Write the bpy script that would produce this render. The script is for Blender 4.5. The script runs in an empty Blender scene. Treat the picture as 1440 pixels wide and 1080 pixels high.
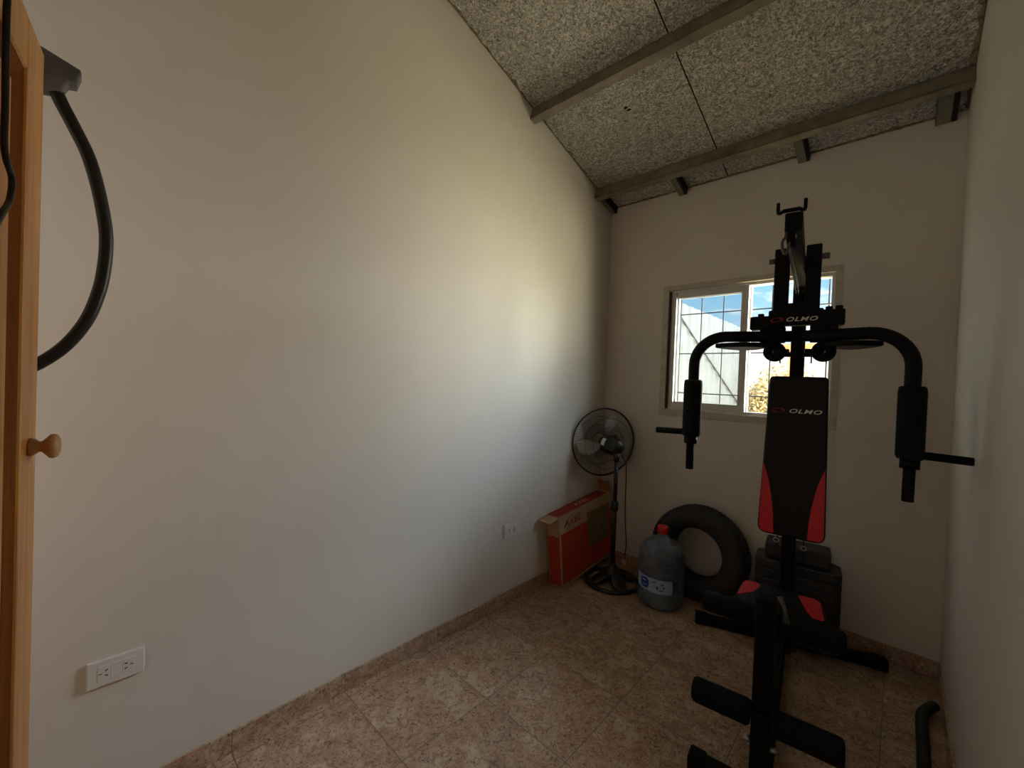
import bpy, bmesh, math, random
from mathutils import Vector, Matrix, Euler, noise

random.seed(7)
PI = math.pi
scene = bpy.context.scene
COL = scene.collection
RAD = math.radians

# ------------------------------------------------------------------ room numbers (metres)
W = 2.035            # left wall x=0, right wall x=W
YF = -4.25           # wall behind the camera
TILE = 0.444
TX, TY = 0.4933, -1.782
def zc(y): return 2.945 - 0.30 * y          # underside of the sloping roof
WX0, WX1, WZ0, WZ1 = 0.523, 1.528, 1.289, 2.193   # window opening in the back wall


def lin(r, g=None, b=None):
    if g is None: r, g, b = r
    f = lambda c: (c / 255 / 12.92) if c / 255 <= 0.04045 else ((c / 255 + 0.055) / 1.055) ** 2.4
    return (f(r), f(g), f(b), 1.0)


# ------------------------------------------------------------------ materials
class NT:
    def __init__(s, name):
        s.m = bpy.data.materials.new(name); s.m.use_nodes = True
        s.t = s.m.node_tree; s.t.nodes.clear()
        s.out = s.n('ShaderNodeOutputMaterial')
        s.b = s.n('ShaderNodeBsdfPrincipled')
        s.l(s.b.outputs['BSDF'], s.out.inputs['Surface'])
        s._co = None
    def n(s, typ, **kw):
        x = s.t.nodes.new(typ)
        for k, v in kw.items(): setattr(x, k, v)
        return x
    def l(s, a, b): s.t.links.new(a, b)
    def co(s):
        if s._co is None: s._co = s.n('ShaderNodeTexCoord').outputs['Object']
        return s._co
    def noise(s, scale, detail=4, rough=0.55, dist=0.0, vec=None):
        x = s.n('ShaderNodeTexNoise'); x.inputs['Scale'].default_value = scale
        x.inputs['Detail'].default_value = detail; x.inputs['Roughness'].default_value = rough
        x.inputs['Distortion'].default_value = dist
        s.l(vec if vec is not None else s.co(), x.inputs['Vector'])
        return x.outputs['Fac']
    def scaled(s, sx, sy, sz):
        x = s.n('ShaderNodeMapping'); x.inputs['Scale'].default_value = (sx, sy, sz)
        s.l(s.co(), x.inputs['Vector']); return x.outputs['Vector']
    def ramp(s, fac, stops):
        x = s.n('ShaderNodeValToRGB'); e = x.color_ramp.elements
        while len(e) < len(stops): e.new(0.5)
        for i, (p, c) in enumerate(stops):
            e[i].position = p; e[i].color = c if len(c) == 4 else (*c, 1)
        s.l(fac, x.inputs['Fac']); return x.outputs['Color']
    def math(s, op, a, b=None, c=None):
        x = s.n('ShaderNodeMath', operation=op)
        for i, v in enumerate((a, b, c)):
            if v is None: continue
            if isinstance(v, (int, float)): x.inputs[i].default_value = v
            else: s.l(v, x.inputs[i])
        return x.outputs[0]
    def mix(s, fac, a, b, mode='MIX'):
        x = s.n('ShaderNodeMix', data_type='RGBA', blend_type=mode)
        if isinstance(fac, (int, float)): x.inputs[0].default_value = fac
        else: s.l(fac, x.inputs[0])
        for i, v in ((6, a), (7, b)):
            if isinstance(v, tuple): x.inputs[i].default_value = v
            else: s.l(v, x.inputs[i])
        return x.outputs[2]
    def bump(s, h, strength=0.2, dist=0.002):
        x = s.n('ShaderNodeBump'); x.inputs['Strength'].default_value = strength
        x.inputs['Distance'].default_value = dist
        s.l(h, x.inputs['Height']); s.l(x.outputs['Normal'], s.b.inputs['Normal'])
    def set(s, **kw):
        for k, v in kw.items():
            i = s.b.inputs[k.replace('_', ' ')]
            if isinstance(v, (int, float)) or isinstance(v, tuple): i.default_value = v
            else: s.l(v, i)


def simple(name, c, rough=0.5, metal=0.0, var=0.12, scale=14, bump=0.0, bscale=180, spec=None):
    t = NT(name)
    f = t.noise(scale, 3)
    dark = tuple(x * (1 - var) for x in c[:3]) + (1,); lite = tuple(min(1, x * (1 + var)) for x in c[:3]) + (1,)
    t.set(Base_Color=t.ramp(f, [(0.3, dark), (0.7, lite)]), Roughness=rough, Metallic=metal)
    if spec is not None: t.set(Specular_IOR_Level=spec)
    if bump: t.bump(t.noise(bscale, 3), bump)
    return t.m


def wall_mat():
    t = NT('plaster_paint')
    a = t.noise(0.9, 4, 0.6); b = t.noise(7, 5, 0.6); c = t.noise(60, 3)
    base = t.ramp(a, [(0.3, lin(207, 201, 191)), (0.7, lin(215, 210, 201))])
    base = t.mix(t.math('MULTIPLY', b, 0.12), base, lin(178, 172, 165))
    sc = t.noise(5, 2, 0.5, 0.6, t.scaled(1, 1, 0.35))
    m = t.ramp(sc, [(0.70, (0, 0, 0, 1)), (0.74, (0.10, 0.10, 0.10, 1))])
    base = t.mix(m, base, lin(176, 170, 164))
    t.set(Base_Color=base, Roughness=0.62, Specular_IOR_Level=0.3)
    t.bump(t.math('ADD', t.math('MULTIPLY', c, 0.5), b), 0.12, 0.004)
    return t.m


def tile_mat(name, grout=True):
    t = NT(name)
    sep = t.n('ShaderNodeSeparateXYZ'); t.l(t.co(), sep.inputs[0])
    u = t.math('DIVIDE', t.math('SUBTRACT', sep.outputs[0], TX), TILE)
    v = t.math('DIVIDE', t.math('SUBTRACT', sep.outputs[1], TY), TILE)
    fu, fv = t.math('FRACT', u), t.math('FRACT', v)
    eu = t.math('MINIMUM', fu, t.math('SUBTRACT', 1.0, fu))
    ev = t.math('MINIMUM', fv, t.math('SUBTRACT', 1.0, fv))
    cmb = t.n('ShaderNodeCombineXYZ')
    t.l(t.math('FLOOR', u), cmb.inputs[0]); t.l(t.math('FLOOR', v), cmb.inputs[1])
    wn = t.n('ShaderNodeTexWhiteNoise'); t.l(cmb.outputs[0], wn.inputs['Vector'])
    off = t.n('ShaderNodeVectorMath', operation='MULTIPLY_ADD')
    t.l(wn.outputs['Color'], off.inputs[0]); off.inputs[1].default_value = (30, 30, 0) if grout else (0, 0, 0)
    t.l(t.co(), off.inputs[2]); vec = off.outputs[0]
    n1 = t.noise(5.5, 5, 0.6, 1.1, vec); n2 = t.noise(19, 6, 0.68, 1.6, vec); n3 = t.noise(46, 4, 0.6, 2.2, vec)
    base = t.ramp(n1, [(0.28, lin(160, 128, 103)), (0.5, lin(180, 151, 126)), (0.72, lin(198, 175, 152))])
    base = t.mix(t.ramp(n2, [(0.44, (0, 0, 0, 1)), (0.66, (0.8, 0.8, 0.8, 1))]), base, lin(138, 104, 80))
    base = t.mix(t.ramp(n3, [(0.54, (0, 0, 0, 1)), (0.66, (0.85, 0.85, 0.85, 1))]), base, lin(94, 70, 54))
    base = t.mix(t.ramp(n3, [(0.28, (0.45, 0.45, 0.45, 1)), (0.42, (0, 0, 0, 1))]), base, lin(212, 198, 182))
    if grout:
        g = t.math('LESS_THAN', t.math('MINIMUM', eu, ev), 0.0042)
    else:
        g = t.math('LESS_THAN', t.math('MINIMUM', eu, ev), 0.0032)
    base = t.mix(g, base, lin(104, 86, 70))
    rgh = t.math('MULTIPLY_ADD', g, 0.4, 0.09)
    t.set(Base_Color=base, Roughness=t.math('ADD', rgh, t.math('MULTIPLY', n2, 0.12)))
    t.bump(t.math('MULTIPLY_ADD', g, -3.0, t.math('MULTIPLY', n2, 0.15)), 0.25, 0.0015)
    return t.m


def foil_mat():
    t = NT('foil_insulation')
    vo = t.n('ShaderNodeTexVoronoi', feature='SMOOTH_F1'); vo.inputs['Scale'].default_value = 62
    t.l(t.co(), vo.inputs['Vector'])
    n2 = t.noise(48, 4, 0.7, 1.2); n3 = t.noise(2.2, 4, 0.6); n4 = t.noise(58, 5, 0.75, 1.5)
    base = t.ramp(n4, [(0.38, lin(92, 91, 87)), (0.5, lin(190, 188, 181)), (0.60, lin(255, 254, 250))])
    base = t.mix(t.math('MULTIPLY', n3, 0.5), base, lin(150, 145, 130))
    t.set(Base_Color=base, Metallic=0.55, Roughness=0.36)
    t.bump(t.math('ADD', vo.outputs['Distance'], t.math('MULTIPLY', n2, 1.3)), 1.0, 0.006)
    return t.m


def wood_mat(name, c1, c2, c3, axis=2, rough=0.38):
    t = NT(name)
    s = [28, 28, 28]; s[axis] = 1.3
    n1 = t.noise(1.0, 4, 0.6, 0.5, t.scaled(*s)); n2 = t.noise(3.0, 3, 0.5, 1.5, t.scaled(*s))
    base = t.ramp(n1, [(0.3, c1), (0.5, c2), (0.72, c3)])
    base = t.mix(t.ramp(n2, [(0.56, (0, 0, 0, 1)), (0.7, (0.6, 0.6, 0.6, 1))]), base, c1)
    t.set(Base_Color=base, Roughness=rough, Specular_IOR_Level=0.5 if rough < 0.5 else 0.1)
    t.bump(n1, 0.08, 0.001)
    return t.m


def glass_mat(name, c=(1, 1, 1, 1), rough=0.0, trans=0.9):
    # thin pane: mostly straight-through, a little mirror
    t = NT(name)
    tr = t.n('ShaderNodeBsdfTransparent'); tr.inputs['Color'].default_value = c
    gl = t.n('ShaderNodeBsdfGlossy'); gl.inputs['Roughness'].default_value = rough
    fr = t.n('ShaderNodeFresnel'); fr.inputs['IOR'].default_value = 1.45
    mx = t.n('ShaderNodeMixShader'); t.l(fr.outputs[0], mx.inputs[0])
    t.l(tr.outputs[0], mx.inputs[1]); t.l(gl.outputs[0], mx.inputs[2])
    t.l(mx.outputs[0], t.out.inputs['Surface'])
    return t.m


M = {}
M['wall'] = wall_mat()
M['tile'] = tile_mat('marbled_floor_tile')
M['skirt'] = tile_mat('marbled_skirting_tile', False)
M['foil'] = foil_mat()
M['galv'] = simple('galvanised_steel', lin(132, 125, 110), 0.5, 0.4, 0.3, 9, 0.1, 60)
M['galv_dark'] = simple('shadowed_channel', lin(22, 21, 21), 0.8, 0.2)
M['edge_shade'] = simple('roof_edge_shade', lin(120, 108, 88), 0.9, 0, 0.5, 40, 0.6, 90)
M['surround'] = simple('window_plaster_band', lin(186, 178, 163), 0.8, 0, 0.14, 20, 0.2, 120)
M['frame'] = simple('white_aluminium', lin(196, 193, 188), 0.4, 0.1, 0.05)
M['seal'] = simple('dark_window_seal', lin(40, 32, 28), 0.8)
M['glass'] = glass_mat('window_glass', (0.93, 0.95, 0.95, 1))
M['iron'] = simple('grey_iron_bar', lin(70, 70, 74), 0.6, 0.4)
M['black_metal'] = simple('black_powder_coat', lin(13, 13, 14), 0.55, 0.0, 0.15, 30, spec=0.15)
M['black_foam'] = simple('black_foam', lin(11, 11, 13), 0.85, 0, 0.2, 50, 0.25, 260, 0.25)
M['vinyl'] = simple('black_vinyl', lin(11, 10, 10), 0.5, 0, 0.15, 40, 0.12, 420, 0.28)
M['red_vinyl'] = simple('red_vinyl', lin(205, 24, 36), 0.42, 0, 0.08, 40, 0.1, 420)
M['cement'] = simple('black_plastic_weight', lin(42, 42, 44), 0.55, 0, 0.2, 25, 0.1, 200)
M['chrome'] = simple('worn_chrome', lin(175, 172, 168), 0.28, 0.95, 0.1)
M['dull_steel'] = simple('dull_dark_steel', lin(96, 94, 92), 0.45, 0.7, 0.1)
M['cable'] = simple('black_coated_cable', lin(20, 20, 20), 0.5)
M['white_ink'] = simple('white_print', lin(228, 226, 220), 0.6, 0, 0.03)
M['red_ink'] = simple('red_print', lin(150, 22, 28), 0.6, 0, 0.06)
M['rubber'] = simple('tyre_rubber', lin(40, 39, 39), 0.72, 0, 0.25, 22, 0.15, 160)
M['fan_black'] = simple('black_fan_plastic', lin(22, 22, 23), 0.4, 0, 0.12)
M['blade'] = None
M['sticker'] = simple('white_sticker', lin(225, 224, 220), 0.6, 0, 0.03)
M['brown_cord'] = simple('dark_red_cord', lin(84, 44, 38), 0.6)
M['pink_plug'] = simple('pale_plug', lin(176, 128, 110), 0.6)
M['kraft'] = simple('kraft_cardboard', lin(176, 146, 112), 0.85, 0, 0.08, 30)
M['kraft_in'] = simple('inner_cardboard', lin(150, 108, 72), 0.9, 0, 0.08, 30)
M['orange_print'] = simple('orange_red_print', lin(176, 58, 28), 0.6, 0, 0.08, 12)
M['red_print'] = simple('box_top_red', lin(150, 38, 32), 0.6, 0, 0.08, 12)
M['photo_print'] = simple('olive_photo_print', lin(112, 96, 62), 0.5, 0, 0.2, 9)
M['pale_print'] = simple('pale_lettering', lin(222, 160, 140), 0.6, 0, 0.05)
M['faint_ink'] = simple('faint_orange_print', lin(190, 92, 60), 0.6)
M['cap_red'] = simple('red_plastic_cap', lin(214, 22, 28), 0.35)
M['label_blue'] = simple('pale_blue_label', lin(168, 190, 222), 0.5, 0, 0.12, 26)
M['logo_blue'] = simple('deep_blue_logo', lin(18, 62, 150), 0.5)
M['outlet'] = simple('white_outlet_plastic', lin(212, 209, 203), 0.35, 0, 0.03)
M['slot'] = simple('dark_slot', lin(20, 20, 20), 0.8)
M['hose'] = simple('black_hose_rubber', lin(22, 23, 24), 0.42, 0, 0.15)
M['nozzle'] = simple('dark_grey_plastic', lin(104, 104, 102), 0.6, 0, 0.3, 18)
M['pine'] = wood_mat('pine_wood', lin(194, 124, 54), lin(222, 156, 80), lin(236, 182, 106))
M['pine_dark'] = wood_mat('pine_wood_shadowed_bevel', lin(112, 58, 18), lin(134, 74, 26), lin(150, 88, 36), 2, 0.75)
M['pine_knob'] = wood_mat('pine_knob_wood', lin(176, 130, 78), lin(200, 154, 98), lin(216, 174, 120))
M['pipe'] = simple('black_bent_pipe', lin(26, 29, 27), 0.6)
M['door_white'] = simple('painted_door', lin(200, 194, 184), 0.5)


def jug_mat():
    t = NT('blue_jug_plastic')
    t.set(Base_Color=lin(116, 146, 178), Roughness=0.12, Transmission_Weight=0.0, IOR=1.4, Alpha=0.66)
    t.set(Base_Color=t.ramp(t.noise(5, 2), [(0.3, lin(96, 108, 122)), (0.7, lin(116, 130, 146))]))
    return t.m
M['jug'] = jug_mat()


def blade_mat():
    t = NT('smoky_clear_blade')
    t.set(Base_Color=t.ramp(t.noise(8, 2), [(0.3, lin(176, 172, 166)), (0.7, lin(214, 212, 206))]), Roughness=0.18, Alpha=0.85)
    return t.m
M['blade'] = blade_mat()


# ------------------------------------------------------------------ mesh helpers
def newbm(): return bmesh.new()

def add_box(bm, c, s, bev=0.0, seg=2, rot=None, taper=None):
    r = bmesh.ops.create_cube(bm, size=1.0)
    vs = r['verts']
    for v in vs:
        if taper and v.co.z > 0: v.co.x *= taper[0]; v.co.y *= taper[1]
        v.co = Vector((v.co.x * s[0], v.co.y * s[1], v.co.z * s[2]))
    if bev > 0:
        es = list({e for v in vs for e in v.link_edges})
        b = bmesh.ops.bevel(bm, geom=es, offset=bev, segments=seg, affect='EDGES', profile=0.5)
        vs = list({v for f in b['faces'] for v in f.verts} | {v for v in vs if v.is_valid})
    mt = Matrix.Translation(c)
    if rot is not None: mt = mt @ (rot.to_matrix().to_4x4() if isinstance(rot, Euler) else rot)
    bmesh.ops.transform(bm, matrix=mt, verts=vs)
    return vs

def resample(pts, n=8, closed=False):
    P = [Vector(p) for p in pts]; out = []
    N = len(P)
    rng = N if closed else N - 1
    for i in range(rng):
        p1, p2 = P[i], P[(i + 1) % N]
        p0 = P[i - 1] if (i > 0 or closed) else p1 * 2 - p2
        p3 = P[(i + 2) % N] if (i + 2 < N or closed) else p2 * 2 - p1
        for k in range(n):
            t = k / n; t2, t3 = t * t, t * t * t
            out.append(0.5 * ((2 * p1) + (-p0 + p2) * t + (2 * p0 - 5 * p1 + 4 * p2 - p3) * t2 + (-p0 + 3 * p1 - 3 * p2 + p3) * t3))
    if not closed: out.append(P[-1])
    return out

def add_tube(bm, pts, r, seg=12, closed=False, caps=True, flat=1.0):
    P = [Vector(p) for p in pts]; N = len(P)
    rr = r if isinstance(r, (list, tuple)) else [r] * N
    tang = []
    for i in range(N):
        a = P[i - 1] if (i > 0 or closed) else P[i]; b = P[(i + 1) % N] if (i < N - 1 or closed) else P[i]
        tang.append((b - a).normalized())
    ref = Vector((0, 0, 1)) if abs(tang[0].z) < 0.9 else Vector((1, 0, 0))
    nrm = (ref - tang[0] * ref.dot(tang[0])).normalized()
    rings = []
    for i in range(N):
        if i:
            q = tang[i - 1].rotation_difference(tang[i]); nrm = (q @ nrm)
            nrm = (nrm - tang[i] * nrm.dot(tang[i])).normalized()
        bn = tang[i].cross(nrm)
        rings.append([bm.verts.new(P[i] + (nrm * math.cos(2 * PI * k / seg) * flat + bn * math.sin(2 * PI * k / seg)) * rr[i]) for k in range(seg)])
    for i in range(N if closed else N - 1):
        a, b = rings[i], rings[(i + 1) % N]
        for k in range(seg):
            f = bm.faces.new((a[k], a[(k + 1) % seg], b[(k + 1) % seg], b[k])); f.smooth = True
    if caps and not closed:
        bm.faces.new(rings[0][::-1]); bm.faces.new(rings[-1])
    return [v for R in rings for v in R]

def add_lathe(bm, prof, seg=48, mat=None, smooth=True):
    rings = []
    for (r, z) in prof:
        if r < 1e-6: rings.append([bm.verts.new((0, 0, z))])
        else: rings.append([bm.verts.new((r * math.cos(2 * PI * k / seg), r * math.sin(2 * PI * k / seg), z)) for k in range(seg)])
    for a, b in zip(rings, rings[1:]):
        for k in range(seg):
            if len(a) == 1 and len(b) == 1: continue
            if len(a) == 1: q = (a[0], b[(k + 1) % seg], b[k])
            elif len(b) == 1: q = (a[k], a[(k + 1) % seg], b[0])
            else: q = (a[k], a[(k + 1) % seg], b[(k + 1) % seg], b[k])
            try: bm.faces.new(q).smooth = smooth
            except ValueError: pass
    vs = [v for R in rings for v in R]
    if mat is not None: bmesh.ops.transform(bm, matrix=mat, verts=vs)
    return vs

def add_prism(bm, outline, d0, d1, axis='y', bev=0.0, seg=3):
    # outline: 2-D points; extruded along axis from d0 to d1
    def p3(a, b, d):
        return {'y': (a, d, b), 'x': (d, a, b), 'z': (a, b, d)}[axis]
    A = [bm.verts.new(p3(a, b, d0)) for a, b in outline]
    B = [bm.verts.new(p3(a, b, d1)) for a, b in outline]
    n = len(outline)
    fs = [bm.faces.new(A), bm.faces.new(B[::-1])]
    rim = list(fs[0].edges) + list(fs[1].edges)
    for k in range(n): fs.append(bm.faces.new((A[k], B[k], B[(k + 1) % n], A[(k + 1) % n])))
    bmesh.ops.recalc_face_normals(bm, faces=fs)
    vs = A + B
    if bev > 0:
        b = bmesh.ops.bevel(bm, geom=rim, offset=bev, segments=seg, affect='EDGES', profile=0.5)
        for f in b['faces']: f.smooth = True
        vs = list({v for f in b['faces'] for v in f.verts} | {v for v in vs if v.is_valid})
    return vs

def round_poly(pts, r, n=5):
    out = []; N = len(pts)
    for i in range(N):
        p0, p1, p2 = Vector(pts[i - 1]), Vector(pts[i]), Vector(pts[(i + 1) % N])
        rr = r[i] if isinstance(r, (list, tuple)) else r
        if rr <= 0: out.append(tuple(p1)); continue
        a = p1 + (p0 - p1).normalized() * rr; b = p1 + (p2 - p1).normalized() * rr
        for k in range(n + 1):
            t = k / n
            out.append(tuple(a * (1 - t) ** 2 + p1 * 2 * t * (1 - t) + b * t * t))
    return out

def obj(name, bm, mat, parent=None, loc=None, rot=None, smooth=None):
    me = bpy.data.meshes.new(name)
    bmesh.ops.recalc_face_normals(bm, faces=bm.faces[:])
    if smooth is not None:
        for f in bm.faces: f.smooth = smooth
    bm.to_mesh(me); bm.free()
    me.materials.append(mat)
    o = bpy.data.objects.new(name, me); COL.objects.link(o)
    if parent is not None: o.parent = parent
    if loc is not None: o.location = loc
    if rot is not None: o.rotation_euler = rot
    return o

def tag(o, label, cat, group=None, kind=None):
    o['label'] = label; o['category'] = cat
    if group: o['group'] = group
    if kind: o['kind'] = kind
    return o

def thing(name, label, cat, loc=(0, 0, 0), rotz=0.0, group=None, rot=None):
    o = bpy.data.objects.new(name, None); COL.objects.link(o)
    o.empty_display_size = 0.1
    o.location = loc; o.rotation_euler = rot if rot is not None else (0, 0, rotz)
    return tag(o, label, cat, group)

def struct(name, bm, mat, parent=None, smooth=None):
    o = obj(name, bm, mat, parent, smooth=smooth)
    if parent is None: o['kind'] = 'structure'
    return o

def text_obj(name, body, size, mat, parent, mtx, shear=0.0, sx=1.0, offset=0.0, extrude=0.0006):
    cu = bpy.data.curves.new(name, 'FONT'); cu.body = body; cu.size = size; cu.shear = shear
    cu.offset = offset; cu.extrude = extrude; cu.space_character = 1.14; cu.align_x = 'CENTER'; cu.align_y = 'CENTER'; cu.resolution_u = 4
    to = bpy.data.objects.new(name + '_tmp', cu); COL.objects.link(to)
    bpy.context.view_layer.update()
    me = bpy.data.meshes.new_from_object(to.evaluated_get(bpy.context.evaluated_depsgraph_get()))
    bpy.data.objects.remove(to); bpy.data.curves.remove(cu)
    me.transform(mtx @ Matrix.Diagonal((sx, 1, 1, 1)))
    me.materials.clear(); me.materials.append(mat); me.name = name
    o = bpy.data.objects.new(name, me); COL.objects.link(o); o.parent = parent
    return o

def copy_thing(root, loc, rotz=None):
    r = root.copy(); COL.objects.link(r); r.location = loc
    if rotz is not None: r.rotation_euler = (0, 0, rotz)
    for ch in list(root.children):
        c = ch.copy(); COL.objects.link(c); c.parent = r
        for g in ch.children:
            d = g.copy(); COL.objects.link(d); d.parent = c
    return r


# ================================================================== ROOM SHELL
bm = newbm(); add_box(bm, ((W) / 2, YF / 2, -0.05), (W + 0.3, -YF + 0.3, 0.1)); struct('floor', bm, M['tile'])

def wall_prism(x0, x1):
    bm = newbm()
    add_prism(bm, [(YF - 0.15, -0.1), (0.15, -0.1), (0.15, zc(0.15) + 0.01), (YF - 0.15, zc(YF - 0.15) + 0.01)], x0, x1, 'x')
    return bm
struct('wall_left', wall_prism(-0.15, 0.0), M['wall'])
struct('wall_right', wall_prism(W, W + 0.15), M['wall'])
bm = newbm()
zt = zc(0) - 0.004
for (x0, x1, z0, z1) in ((0, WX0, -0.1, zt), (WX1, W, -0.1, zt), (WX0, WX1, -0.1, WZ0), (WX0, WX1, WZ1, zt)):
    add_box(bm, ((x0 + x1) / 2, 0.05, (z0 + z1) / 2), (x1 - x0, 0.10, z1 - z0))
struct('wall_back', bm, M['wall'])
# wall behind the camera with a doorway
bm = newbm()
ztf = zc(YF)
DX0, DX1, DZ = 0.55, 1.45, 2.05
for (x0, x1, z0, z1) in ((0, DX0, -0.1, ztf), (DX1, W, -0.1, ztf), (DX0, DX1, DZ, ztf)):
    add_box(bm, ((x0 + x1) / 2, YF - 0.075, (z0 + z1) / 2), (x1 - x0, 0.15, z1 - z0))
struct('wall_front', bm, M['wall'])
bm = newbm(); add_box(bm, ((DX0 + DX1) / 2, YF - 0.12, DZ / 2), (DX1 - DX0, 0.04, DZ)); struct('door_1', bm, M['door_white'])

# roof: foil faced insulation in two sheets meeting at a dark seam
XS = 0.905
bm = newbm()
for (x0, x1) in ((-0.2, XS - 0.0022), (XS + 0.0022, W + 0.2)):
    y0, y1 = YF - 0.3, 0.55
    A = [bm.verts.new(p) for p in ((x0, y0, zc(y0)), (x1, y0, zc(y0)), (x1, y1, zc(y1)), (x0, y1, zc(y1)))]
    B = [bm.verts.new(v.co + Vector((0, 0, 0.05))) for v in A]
    bm.faces.new(A); bm.faces.new(B[::-1])
    for k in range(4): bm.faces.new((A[k], B[k], B[(k + 1) % 4], A[(k + 1) % 4]))
ceil = struct('ceiling', bm, M['foil'])
rr_ = random.Random(5)
for (x, y, a, b) in ((0.530, -0.795, 0.012, 0.009), (0.540, -0.772, 0.015, 0.008)):
    bm = newbm(); bm.faces.new([bm.verts.new((x + a * rr_.uniform(.6, 1.2) * math.cos(q * PI / 5), y + b * rr_.uniform(.6, 1.2) * math.sin(q * PI / 5), zc(y + b * math.sin(q * PI / 5)) - 0.0012)) for q in range(10)])
    obj('foil_tear', bm, M['galv_dark'], ceil)
bm = newbm()
y0, y1 = YF - 0.3, 0.55
add_prism(bm, [(y0, zc(y0) + 0.05), (y1, zc(y1) + 0.05), (y1, zc(y1) + 0.08), (y0, zc(y0) + 0.08)], -0.3, W + 0.3, 'x')
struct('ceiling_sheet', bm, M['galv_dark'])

bm = newbm(); add_prism(bm, [(YF, zc(YF) - 0.0008), (0.0, zc(0) - 0.0008), (0.0, zc(0) + 0.004), (YF, zc(YF) + 0.004)], XS - 0.0035, XS + 0.0035, 'x'); struct('trim_4', bm, M['galv_dark'])
# added ragged strip, coloured dark for the shaded gap along the roof edges
def ragged(name, p0, p1, up, side, n=90, seed=0, w0=0.002, w1=0.012):
    rnd = random.Random(seed); bm = newbm(); rows = []
    p0, p1, up, side = map(Vector, (p0, p1, up, side))
    for i in range(n + 1):
        t = i / n; c = p0.lerp(p1, t)
        k_ = 0.5 + 0.5 * noise.noise(Vector((i * 0.11, seed * 7.3, 0))); h = w0 + (w1 - w0) * k_ * rnd.random() ** 1.5; s = 0.002 + 0.016 * k_ * rnd.random()
        rows.append([bm.verts.new(c), bm.verts.new(c + side * s * 0.5 - up * h), bm.verts.new(c + side * s - up * h * 0.35), bm.verts.new(c + side * (s + 0.004 + 0.03 * k_ ** 2 * rnd.random()))])
    for a, b in zip(rows, rows[1:]):
        for k in range(3): bm.faces.new((a[k], a[k + 1], b[k + 1], b[k]))
    return struct(name, bm, M['edge_shade'])
ragged('trim_1', (0.0005, -0.01, zc(-0.01)), (0.0005, YF, zc(YF)), (0, 0, 1), (1, 0, -0.0), 260, 1)
ragged('trim_2', (W - 0.0005, -0.01, zc(-0.01)), (W - 0.0005, YF, zc(YF)), (0, 0, 1), (-1, 0, 0), 200, 2)
ragged('trim_3', (0.02, -0.0005, zc(0)), (W - 0.02, -0.0005, zc(0)), (0, 0, 1), (0, -1, 0.28), 120, 3)

# baseboards
HB, TB = 0.0855, 0.009
bm = newbm(); add_box(bm, (TB / 2, YF / 2, HB / 2), (TB, -YF, HB), 0.0015, 1); struct('baseboard_left', bm, M['skirt'])
bm = newbm(); add_box(bm, (W - TB / 2, YF / 2, HB / 2), (TB, -YF, HB), 0.0015, 1); struct('baseboard_right', bm, M['skirt'])
bm = newbm(); add_box(bm, (W / 2, -TB / 2, HB / 2), (W - 2 * TB, TB, HB), 0.0015, 1); struct('baseboard_back', bm, M['skirt'])

# ------------------------------------------------------------------ window
wroot = thing('window_1', 'white framed sliding window pushed open in the back wall', 'window', ((WX0 + WX1) / 2, 0.0, WZ0))
wroot['kind'] = 'structure'
WW, WH = WX1 - WX0, WZ1 - WZ0
def ring(bm, x0, x1, z0, z1, t, y0, y1, bev=0.002):
    yc, d = (y0 + y1) / 2, y1 - y0
    tl, tr, tb, tt = t
    add_box(bm, (x0 + tl / 2, yc, (z0 + z1) / 2), (tl, d, z1 - z0), bev, 1)
    add_box(bm, (x1 - tr / 2, yc, (z0 + z1) / 2), (tr, d, z1 - z0), bev, 1)
    add_box(bm, ((x0 + x1) / 2, yc, z0 + tb / 2), (x1 - x0 - tl - tr, d, tb), bev, 1)
    add_box(bm, ((x0 + x1) / 2, yc, z1 - tt / 2), (x1 - x0 - tl - tr, d, tt), bev, 1)
# plaster band on the wall around the opening
bm = newbm(); ring(bm, -WW / 2 - 0.045, WW / 2 + 0.035, -0.05, WH + 0.035, (0.045, 0.035, 0.05, 0.035), -0.005, 0.0, 0.001)
obj('window_surround', bm, M['surround'], wroot)
bm = newbm(); ring(bm, -WW / 2, WW / 2, 0, WH, (0.018, 0.018, 0.022, 0.02), 0.02, 0.094)
obj('window_frame', bm, M['frame'], wroot)
bm = newbm(); add_box(bm, (-WW / 2 + 0.006, 0.012, WH / 2), (0.012, 0.024, WH - 0.02)); obj('window_seal', bm, M['seal'], wroot)
SW = 0.528
def sash(x0, y0, y1, name):
    bm = newbm(); ring(bm, x0, x0 + SW, 0.018, WH - 0.018, (0.034, 0.046, 0.045, 0.042), y0, y1, 0.003)
    s = obj(name, bm, M['frame'], wroot)
    bm = newbm(); add_box(bm, (x0 + SW / 2 - 0.006, (y0 + y1) / 2, WH / 2), (SW - 0.075, 0.004, WH - 0.118)); obj('glass_pane', bm, M['glass'], s)
    return s
sash(-WW / 2 + 0.012, 0.022, 0.052, 'sliding_sash')
sash(-WW / 2 + 0.020, 0.060, 0.088, 'sliding_sash')

# security grille outside the window
gr = thing('window_grille', 'thin grey iron security grille outside the open window', 'grille', ((WX0 + WX1) / 2, 0.112, WZ0 - 0.06))
for k in range(7):
    bm = newbm(); add_tube(bm, [(-0.45 + k * 0.1525, 0, 0.0), (-0.45 + k * 0.1525, 0, 1.02)], 0.0045, 8); obj('vertical_bar', bm, M['iron'], gr)
for z in (0.19, 0.49, 0.79):
    bm = newbm(); add_tube(bm, [(-0.56, -0.009, z), (0.56, -0.009, z)], 0.0042, 8); obj('horizontal_bar', bm, M['iron'], gr)
for x in (-0.56, 0.56):
    bm = newbm(); add_box(bm, (x, -0.004, 0.5), (0.012, 0.014, 1.06)); obj('side_strap', bm, M['iron'], gr)

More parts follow.
